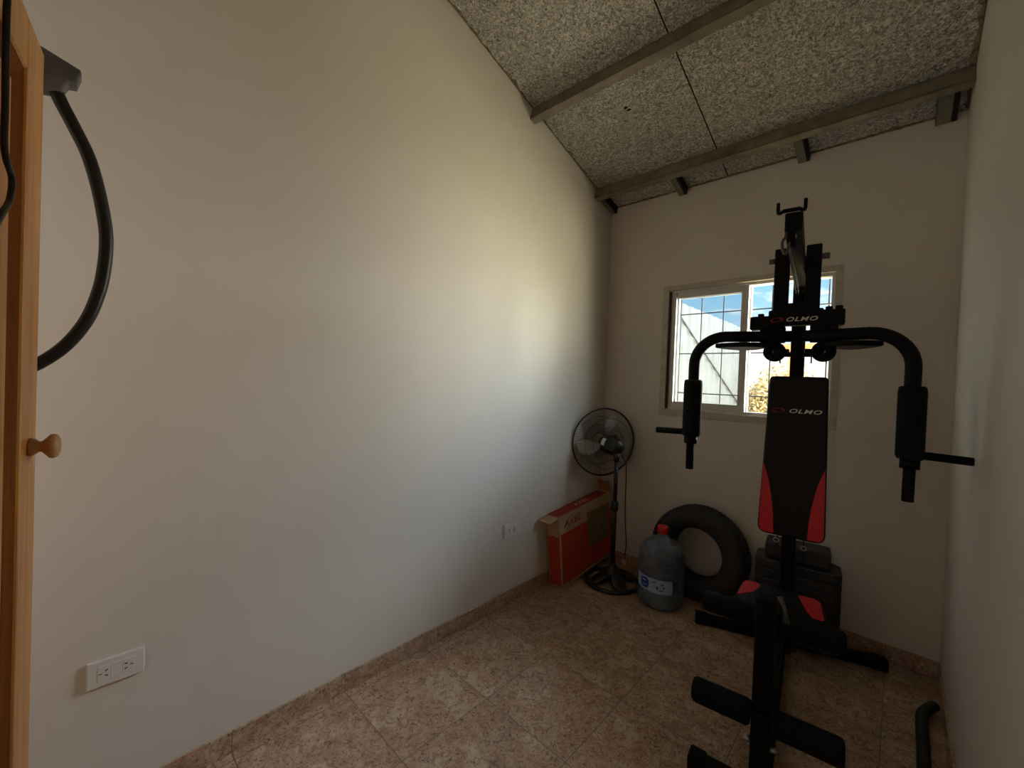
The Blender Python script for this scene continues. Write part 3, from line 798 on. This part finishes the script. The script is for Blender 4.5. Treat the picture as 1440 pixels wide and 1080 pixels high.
def swirl(parent, c, w, y, mat):
    bm = newbm(); P = []
    for i in range(28):
        a = 2 * PI * i / 28; P.append((c[0] + w * math.cos(a) + 0.35 * w * math.sin(a) * 0.5, y, c[1] + 0.42 * w * math.sin(a)))
    add_tube(bm, P, [w * (0.15 + 0.09 * math.sin(2 * PI * i / 28 * 2 + 0.6)) for i in range(28)], 8, True, flat=0.9)
    o = obj('logo_swirl', bm, mat, parent)
    return o
swirl(bk, (-0.074, 0.234), 0.024, yf - 0.0005, M['red_ink'])
bm = newbm(); add_box(bm, (0.0, 0.052, 0.05), (0.09, 0.05, 0.12), 0.004, 1); obj('pad_bracket', bm, BM, bk)

# top boom with hook bracket, carabiner
bm = newbm(); add_box(bm, (-0.001, -0.52, 2.034), (0.050, 1.16, 0.062), 0.005, 2); tb = part('top_boom', bm)
bm = newbm()
add_box(bm, (-0.008, -1.106, 2.070), (0.052, 0.012, 0.012), 0.003, 1)
for s in (-1, 1):
    add_tube(bm, resample([(s * 0.022 - 0.008, -1.106, 2.070), (s * 0.032 - 0.008, -1.108, 2.064), (s * 0.037 - 0.008, -1.11, 2.068), (s * 0.0375 - 0.008, -1.11, 2.098)], 5), 0.0055, 10)
obj('bar_hook', bm, BM, tb)
bm = newbm()
cc = Vector((-0.021, -1.10, 1.955)); add_tube(bm, [cc + Vector((0.009 * math.cos(a) * (1 + 0.25 * math.sin(a)), 0.004 * math.cos(a), 0.026 * math.sin(a))) for a in [2 * PI * k / 24 for k in range(24)]], 0.0044, 8, True)
add_tube(bm, [cc + Vector((0.0, 0, 0.026)), cc + Vector((0.004, 0.02, 0.06))], 0.006, 10)
obj('carabiner', bm, M['dull_steel'], tb)
def pulley(c, axis, r, w, parent, mat=M['black_foam']):
    bm = newbm()
    c = Vector(c); q = Vector((0, 0, 1)).rotation_difference(Vector(axis)).to_matrix().to_4x4()
    add_lathe(bm, [(0, -w / 2), (r * 0.3, -w / 2), (r, -w * 0.5), (r, -w * 0.36), (r * 0.84, 0), (r, w * 0.36), (r, w * 0.5), (r * 0.3, w / 2), (0, w / 2)], 36, Matrix.Translation(c) @ q)
    p = obj('pulley', bm, mat, parent)
    bm = newbm(); add_lathe(bm, [(0, -w / 2 - 0.005), (0.008, -w / 2 - 0.004), (0.009, -w / 2), (0.009, w / 2), (0, w / 2 + 0.004)], 12, Matrix.Translation(c) @ q); obj('axle_bolt', bm, M['chrome'], p)
    return p
pulley((-0.006, -1.075, 1.992), (1, 0, 0), 0.038, 0.022, tb)
pulley((-0.006, -0.10, 1.995), (1, 0, 0), 0.045, 0.022, tb)
bm = newbm(); add_tube(bm, resample([(-0.018, -1.085, 2.0), (-0.012, -1.02, 1.975), (-0.006, -0.5, 1.986), (-0.006, -0.14, 1.975)], 5), 0.003, 8); obj('lat_cable', bm, M['cable'], tb)

# swinging press frame: axle through the boom, two hanging plates, cross piece
pf = part('press_frame', (lambda b: (add_box(b, (-0.0655, -0.455, 1.965), (0.060, 0.028, 0.325), 0.004, 1), add_box(b, (0.053, -0.455, 1.968), (0.058, 0.028, 0.325), 0.004, 1), add_tube(b, [(-0.094, -0.455, 2.075), (0.082, -0.455, 2.075)], 0.012, 14), b)[-1])(newbm()))
bm = newbm(); bolt(bm, (-0.092, -0.455, 2.075), (-1, 0, 0), 0.012, 0.026); obj('axle_nut', bm, M['dull_steel'], pf)
bm = newbm(); bolt(bm, (0.080, -0.455, 2.075), (1, 0, 0), 0.014, 0.030); obj('axle_nut', bm, M['dull_steel'], pf)
bm = newbm()
add_box(bm, (-0.006, -0.475, 1.803), (0.205, 0.05, 0.072), 0.006, 2)
add_box(bm, (-0.010, -0.470, 1.845), (0.12, 0.035, 0.05), 0.006, 2)
add_box(bm, (-0.139, -0.475, 1.783), (0.085, 0.058, 0.062), 0.006, 2); add_box(bm, (0.128, -0.475, 1.797), (0.085, 0.058, 0.068), 0.006, 2)
ph = obj('cross_head', bm, BM, pf)
for x, z in ((-0.14, 1.81), (0.115, 1.828), (0.15, 1.83)):
    bm = newbm(); bolt(bm, (x, -0.475, z), (0, 0, 1), 0.013, 0.018); obj('pivot_bolt', bm, M['black_foam'], ph)
bm = newbm(); bolt(bm, (-0.012, -0.49, 1.850), (0, -1, 0), 0.007, 0.008); obj('pivot_bolt', bm, M['black_foam'], ph)
text_obj('head_lettering', 'OLMO', 0.0262, M['white_ink'], ph, Matrix.Translation((0.016, -0.5012, 1.793)) @ vt, 0.3, 1.42, 0.0004)
swirl(ph, (-0.075, 1.793), 0.021, -0.5005, M['red_ink'])
for s in (-1, 1):
    bm = newbm(); add_box(bm, (s * 0.095 + 0.005, -0.475, 1.728), (0.10, 0.05, 0.075), 0.006, 2); obj('arm_clamp', bm, BM, ph)

def arm(s, xo, xp, z_top, ztip, hx):
    # s side, xp pad x, hx handle end x
    y = -0.545; z0 = 1.718
    xb = xp - s * 0.135
    pts = [(s * 0.02 + 0.005, -0.49, z0), (s * 0.12, -0.505, z0), (s * 0.20, -0.53, z0)]
    pts += [(xb + s * 0.135 * math.sin(a), y, z0 - 0.135 * (1 - math.cos(a))) for a in [k * PI / 2 / 10 for k in range(11)]]
    pts += [(xp, y, 1.50), (xp + s * 0.003, y, 1.205)]
    bm = newbm(); add_tube(bm, pts, 0.0255, 18); a = part('butterfly_arm', bm)
    bm = newbm()
    pr_ = [(0.026, 1.228), (0.036, 1.226), (0.0415, 1.235), (0.0425, 1.25), (0.0425, 1.485), (0.0405, 1.502), (0.034, 1.508), (0.026, 1.508)]
    add_lathe(bm, pr_, 32, Matrix.Translation((xp + s * 0.001, y, ztip))); obj('foam_pad', bm, M['black_foam'], a)
    bm = newbm(); add_tube(bm, [(xp + s * 0.003, y, 1.225 + ztip), (xp + s * 0.003, y, 1.190 + ztip)], 0.030, 18); obj('arm_collar', bm, BM, a)
    bm = newbm(); add_tube(bm, [(xp + s * 0.003, y, 1.195 + ztip), (xp + s * 0.002, y, 1.062 + ztip)], 0.0185, 16); obj('lower_grip', bm, M['black_foam'], a)
    bm = newbm(); add_tube(bm, [(xp, y, 1.246 + ztip), (hx, y, 1.240 + ztip)], 0.0155, 16); obj('side_handle', bm, M['black_foam'], a)
    # horizontal cam plate under the arm, with bright cable lying in its groove
    bm = newbm()
    c0 = s * 0.10; c1 = xp - s * 0.085
    out = [(c0, -0.50)] + [(c0 + (c1 - c0) * t, -0.505 - 0.05 * math.sin(PI * t)) for t in [k / 14 for k in range(1, 14)]] + [(c1, -0.505)] + [(c0 + (c1 - c0) * t, -0.48 + 0.16 * math.sin(PI * t)) for t in [k / 14 for k in range(13, 0, -1)]]
    add_prism(bm, out, 1.668, 1.690, 'z', 0.004, 1); cm = obj('cam_plate', bm, BM, a)
    return a
arm(1, 0, 0.381, 1.5, 0.0, 0.551)
arm(-1, 0, -0.411, 1.5, 0.0, -0.582)
# rear pulleys on their brackets
for s in (-1, 1):
    bm = newbm(); add_box(bm, (s * 0.055, -0.10 + 0.0, 1.66), (0.07, 0.04, 0.02), 0.003, 1); add_box(bm, (s * 0.09, -0.24, 1.655), (0.016, 0.32, 0.03), 0.003, 1)
    pb = part('pulley_bracket', bm)
    pulley((s * 0.093 + 0.010, -0.42, 1.653), (0, 1, 0), 0.046, 0.028, pb)
    bm = newbm(); add_tube(bm, [(s * 0.06, -0.42, 1.662), (s * 0.06, -0.41, 1.60)], 0.003, 6); add_tube(bm, [(s * 0.030 + 0.004, -0.45, 1.655), (s * 0.093 + 0.010, -0.435, 1.653)], 0.010, 10); obj('pulley_stub', bm, BM, pb)

# weight stack
gr_ = M['cement']
for k in range(8):
    z0 = 0.062 + k * 0.0545
    bm = newbm()
    out = [(-0.166, 0.085), (-0.130, 0.050), (0.200, 0.050), (0.236, 0.085), (0.236, 0.215), (0.200, 0.245), (-0.130, 0.245), (-0.166, 0.215)]
    add_prism(bm, out, z0, z0 + 0.0525, 'z', 0.006, 2)
    part('weight_plate', bm, gr_)
bm = newbm(); add_box(bm, (0.034, 0.15, 0.5475), (0.305, 0.15, 0.088), 0.012, 2); part('top_weight', bm, gr_)
bm = newbm(); add_box(bm, (0.035, 0.15, 0.054), (0.32, 0.12, 0.012)); part('stack_tray', bm)
for x in (-0.055, 0.062):
    bm = newbm(); add_tube(bm, [(x, -0.045, 0.56), (x, -0.045, 0.80)], 0.0028, 8); part('stack_cable', bm, M['cable'])
for x, z in ((-0.06, 0.650), (0.062, 0.635)):
    bm = newbm(); add_tube(bm, [(x + 0.013 * math.cos(2 * PI * k / 20), -0.05, z + 0.011 * math.sin(2 * PI * k / 20)) for k in range(20)], 0.0028, 8, True); part('cable_ring', bm, M['chrome'])

# leg rollers
def roller_set(y, z, xl, xr, r, name):
    bm = newbm(); add_tube(bm, [(xl + 0.01, y, z), (xr - 0.01, y, z)], 0.0125, 14); b = part(name, bm)
    for (a, c) in ((xl, -0.067), (-0.003, xr)):
        bm = newbm()
        add_lathe(bm, [(0.0, 0), (r * 0.8, 0), (r * 0.95, 0.006), (r, 0.016), (r, c - a - 0.016), (r * 0.95, c - a - 0.006), (r * 0.8, c - a), (0, c - a)], 28, Matrix.Translation((a, y, z)) @ Matrix.Rotation(PI / 2, 4, 'Y'))
        obj('foam_roller', bm, M['black_foam'], b)
roller_set(-0.56, 0.442, -0.318, 0.222, 0.046, 'thigh_roller_bar')
roller_set(-1.00 - 0.01, 0.300, -0.262, 0.200, 0.044, 'ankle_roller_bar')
bm = newbm(); add_box(bm, (-0.035, -0.56, 0.405), (0.05, 0.05, 0.05), 0.004, 1); part('roller_bracket', bm)

# ================================================================== OUTSIDE
M['ext_wall'] = None
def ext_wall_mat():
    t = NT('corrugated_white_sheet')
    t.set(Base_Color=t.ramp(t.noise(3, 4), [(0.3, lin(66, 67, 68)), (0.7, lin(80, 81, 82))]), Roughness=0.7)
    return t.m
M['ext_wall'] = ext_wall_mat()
def ground_mat():
    t = NT('dry_grass_ground')
    n = t.noise(6, 6, 0.65)
    t.set(Base_Color=t.ramp(n, [(0.3, lin(150, 124, 78)), (0.6, lin(196, 172, 118))]), Roughness=0.95)
    return t.m
M['ground'] = ground_mat()
M['bush'] = simple('dry_yellow_leaf', lin(196, 176, 126), 0.9, 0, 0.3, 5)
M['terracotta'] = simple('terracotta', lin(206, 132, 88), 0.8, 0, 0.15, 12)
M['pale_fence'] = simple('pale_slat', lin(214, 208, 198), 0.7, 0, 0.06)

bm = newbm(); add_box(bm, (0, 9.2, -0.25), (40, 18, 0.2))
o = obj('yard_ground', bm, M['ground']); o['kind'] = 'structure'; o['label'] = 'dry yellow ground of the yard outside the window'; o['category'] = 'ground'
# ribbed boundary wall running away from the house
bm = newbm(); n = 72; y0, y1 = 0.25, 4.3
A, B = [], []
for i in range(n + 1):
    y = y0 + (y1 - y0) * i / n; x = 0.0 + (0.012 if (i % 4) in (1, 2) else -0.006)
    A.append(bm.verts.new((x, y, -0.2))); B.append(bm.verts.new((x, y, 2.405)))
A2 = [bm.verts.new((-0.06, y1, -0.2)), bm.verts.new((-0.06, y0, -0.2))]; B2 = [bm.verts.new((-0.06, y1, 2.405)), bm.verts.new((-0.06, y0, 2.405))]
for i in range(n): bm.faces.new((A[i], A[i + 1], B[i + 1], B[i]))
bm.faces.new((A2[0], A2[1], B2[1], B2[0])); bm.faces.new(B + B2); bm.faces.new((A[-1], A2[0], B2[0], B[-1])); bm.faces.new((A[0], B[0], B2[1], A2[1]))
bwl = obj('boundary_wall', bm, M['ext_wall']); tag(bwl, 'tall white ribbed boundary wall outside, seen through the left window pane', 'wall')
# diagonal brace in front of it
bm = newbm(); add_tube(bm, [(0.025, 1.15, 2.395), (0.025, 4.1, 1.165)], 0.011, 6)
obj('brace_wire', bm, M['iron'], bwl)
# slatted fence far back
fx = thing('slat_fence', 'pale slatted fence at the far end of the yard', 'fence', (0.9, 6.9, -0.2))
bm = newbm(); add_box(bm, (0, 0, 1.22), (0.055, 0.02, 2.44)); sl0 = obj('slat', bm, M['pale_fence'], fx, loc=(-1.25, 0, 0))
for k in range(1, 34):
    q = sl0.copy(); COL.objects.link(q); q.parent = fx; q.location = (-1.25 + k * 0.105, 0, 0)
for z in (0.5, 1.9, 2.38):
    bm = newbm(); add_box(bm, (0.48, 0.025, z), (3.5, 0.03, 0.06)); obj('fence_rail', bm, M['pale_fence'], fx)
# dry bush
def bush(name, label, c, rx, ry, rz, n, seed, leaf=0.05):
    rnd = random.Random(seed); bm = newbm()
    for i in range(n):
        u = rnd.uniform(-1, 1); th = rnd.uniform(0, 2 * PI); rr = rnd.uniform(0.55, 1.0)
        q = math.sqrt(1 - u * u)
        d = Vector((q * math.cos(th), q * math.sin(th), u))
        k = rr * (1 + 0.28 * noise.noise(d * 2.2 + Vector((seed, 0, 0))))
        p = Vector((d.x * rx * k, d.y * ry * k, d.z * rz * k))
        a = Vector((rnd.gauss(0, 1), rnd.gauss(0, 1), rnd.gauss(0, 1))).normalized(); b = a.orthogonal().normalized()
        s = leaf * rnd.uniform(0.6, 1.5)
        bm.faces.new([bm.verts.new(p + a * s), bm.verts.new(p + b * s * 0.45), bm.verts.new(p - a * s), bm.verts.new(p - b * s * 0.45)])
    t = thing(name, label, 'bush', c)
    obj('foliage', bm, M['bush'], t)
    bm = newbm()
    for k in range(7):
        e_ = Vector((rnd.uniform(-.6, .6) * rx, rnd.uniform(-.6, .6) * ry, rnd.uniform(0.2, .9) * rz))
        add_tube(bm, [(rnd.uniform(-.05, .05), rnd.uniform(-.05, .05), -c[2] - 0.16), (e_.x * 0.5, e_.y * 0.5, -0.1), e_], [0.02, 0.014, 0.006], 6)
    obj('stems', bm, M['terracotta'], t)
bush('dry_bush', 'dry yellow bush outside, at the left of the open window half', (0.42, 5.1, 0.85), 0.62, 0.5, 1.08, 11000, 3, 0.036)
bush('dry_bush', 'dry yellow bush outside, mostly hidden behind the gym backrest', (1.85, 5.5, 0.8), 0.66, 0.5, 1.10, 9000, 5, 0.036)
# porch beam with posts (orange)
pb = thing('porch_frame', 'orange timber porch beam on posts out in the yard', 'beam', (0.62, 3.5, -0.15))
bm = newbm(); add_box(bm, (0.62, 0, 2.19), (1.36, 0.10, 0.085), 0.004, 1); obj('porch_beam', bm, M['terracotta'], pb)
for x in (0.14, 0.62, 1.20):
    bm = newbm(); add_box(bm, (x, 0, 1.075), (0.05, 0.05, 2.15), 0.003, 1); obj('porch_post', bm, M['terracotta'], pb)

# ================================================================== WORLD / LIGHT
w = bpy.data.worlds.new('sky'); scene.world = w; w.use_nodes = True
nt = w.node_tree; nt.nodes.clear()
def wn(t, **k):
    x = nt.nodes.new(t)
    for a, b in k.items(): setattr(x, a, b)
    return x
L = nt.links.new
tc = wn('ShaderNodeTexCoord'); sp = wn('ShaderNodeSeparateXYZ'); L(tc.outputs['Generated'], sp.inputs[0])
rp = wn('ShaderNodeValToRGB'); e_ = rp.color_ramp.elements
e_[0].position = 0.0; e_[0].color = (0.55, 0.48, 0.36, 1); e_[1].position = 1.0; e_[1].color = (0.12, 0.36, 0.72, 1)
for p, c in ((0.495, (0.60, 0.52, 0.40, 1)), (0.505, (0.78, 0.90, 1.0, 1)), (0.60, (0.30, 0.62, 0.90, 1))):
    x = e_.new(p); x.color = c
mp = wn('ShaderNodeMath', operation='MULTIPLY_ADD'); L(sp.outputs[2], mp.inputs[0]); mp.inputs[1].default_value = 0.5; mp.inputs[2].default_value = 0.5
L(mp.outputs[0], rp.inputs['Fac'])
nz = wn('ShaderNodeTexNoise'); nz.inputs['Scale'].default_value = 3.2; nz.inputs['Detail'].default_value = 7; nz.inputs['Roughness'].default_value = 0.6
mpg = wn('ShaderNodeMapping'); mpg.inputs['Scale'].default_value = (1, 1, 3.2); L(tc.outputs['Generated'], mpg.inputs['Vector']); L(mpg.outputs[0], nz.inputs['Vector'])
# more cloud low on the horizon
lo = wn('ShaderNodeMapRange'); L(sp.outputs[2], lo.inputs['Value']); lo.inputs['From Min'].default_value = 0.02; lo.inputs['From Max'].default_value = 0.23; lo.inputs['To Min'].default_value = 0.30; lo.inputs['To Max'].default_value = -0.13
ad = wn('ShaderNodeMath', operation='ADD'); L(nz.outputs['Fac'], ad.inputs[0]); L(lo.outputs[0], ad.inputs[1])
cr = wn('ShaderNodeValToRGB'); cr.color_ramp.elements[0].position = 0.52; cr.color_ramp.elements[1].position = 0.62; L(ad.outputs[0], cr.inputs['Fac'])
ab = wn('ShaderNodeMath', operation='GREATER_THAN'); L(sp.outputs[2], ab.inputs[0]); ab.inputs[1].default_value = 0.0
mm = wn('ShaderNodeMath', operation='MULTIPLY'); L(cr.outputs['Color'], mm.inputs[0]); L(ab.outputs[0], mm.inputs[1])
mx = wn('ShaderNodeMix', data_type='RGBA'); L(mm.outputs[0], mx.inputs[0]); L(rp.outputs['Color'], mx.inputs[6]); mx.inputs[7].default_value = (1.25, 1.25, 1.25, 1)
bg = wn('ShaderNodeBackground'); L(mx.outputs[2], bg.inputs['Color']); bg.inputs['Strength'].default_value = 0.85
ow = wn('ShaderNodeOutputWorld'); L(bg.outputs[0], ow.inputs['Surface'])

def light(name, typ, loc, rot_to=None, energy=10, color=(1, 1, 1), size=None, size_y=None, rot=None, **kw):
    ld = bpy.data.lights.new(name, typ); ld.energy = energy; ld.color = color
    if typ == 'AREA':
        ld.shape = 'RECTANGLE'; ld.size = size; ld.size_y = size_y or size
    for k, v in kw.items(): setattr(ld, k, v)
    o = bpy.data.objects.new(name, ld); COL.objects.link(o); o.location = loc
    if rot_to is not None:
        d = Vector(rot_to) - Vector(loc); o.rotation_euler = d.to_track_quat('-Z', 'Y').to_euler()
    return o
sun = light('sun', 'SUN', (3, -2, 8), (1.0, 2.0, 0), 2.0, (1.0, 0.93, 0.82), angle=RAD(0.6))
# daylight coming through the window from the bright yard to the right of the view
light('yard_sky_light', 'AREA', (4.6, 2.15, 3.2), (1.0, 0.3, 1.75), 490, (0.74, 0.87, 1.0), 3.9, 2.6)
light('yard_bounce_light', 'AREA', (4.6, 2.15, 0.75), (1.0, 0.3, 1.75), 370, (1.0, 0.92, 0.62), 3.9, 1.7)
light('ground_bounce_light', 'AREA', (3.05, 1.55, -0.08), (1.1, -0.2, 2.2), 660, (1.0, 0.92, 0.64), 2.6, 2.4)
light('far_yard_light', 'AREA', (3.75, 5.6, 1.6), (0.9, -0.6, 1.6), 700, (1.0, 0.95, 0.84), 3.4, 2.6)
light('far_sky_light', 'AREA', (2.9, 5.2, 4.6), (0.9, -0.6, 1.5), 700, (0.84, 0.92, 1.0), 3.0, 3.0)
pl = light('window_portal', 'AREA', ((WX0 + WX1) / 2, 0.13, (WZ0 + WZ1) / 2), ((WX0 + WX1) / 2, -1, (WZ0 + WZ1) / 2), 1, (1, 1, 1), WW, WH)
pl.data.cycles.is_portal = True
# added unseen fill lamp behind the camera, facing into the room
light('rear_fill_light', 'AREA', (1.25, YF + 0.06, 1.55), (1.1, -1.6, 2.2), 9, (1.0, 0.92, 0.81), 1.3, 1.3)

# ================================================================== CAMERA
S = 1.48
cam = bpy.data.cameras.new('camera'); co = bpy.data.objects.new('camera', cam); COL.objects.link(co)
cam.sensor_fit = 'HORIZONTAL'; cam.sensor_width = 36.0; cam.lens = 579.68 / 1440 * 36.0
cam.clip_start = 0.02; cam.clip_end = 200
yaw, pitch, roll = 0.7528, -0.0136, 0.0377
F = Vector((-math.sin(yaw) * math.cos(pitch), math.cos(yaw) * math.cos(pitch), math.sin(pitch)))
R0 = Vector((math.cos(yaw), math.sin(yaw), 0)); U0 = R0.cross(F)
Rv = R0 * math.cos(roll) + U0 * math.sin(roll); Uv = U0 * math.cos(roll) - R0 * math.sin(roll)
co.matrix_world = Matrix(((Rv.x, Uv.x, -F.x, 1.2332 * S), (Rv.y, Uv.y, -F.y, -2.1031 * S), (Rv.z, Uv.z, -F.z, S), (0, 0, 0, 1)))
scene.camera = co

scene.view_settings.view_transform = 'Standard'
scene.view_settings.look = 'None'
scene.view_settings.exposure = 0.55
scene.cycles.use_denoising = True
scene.cycles.max_bounces = 10
scene.cycles.diffuse_bounces = 6
scene.cycles.sample_clamp_indirect = 6.0
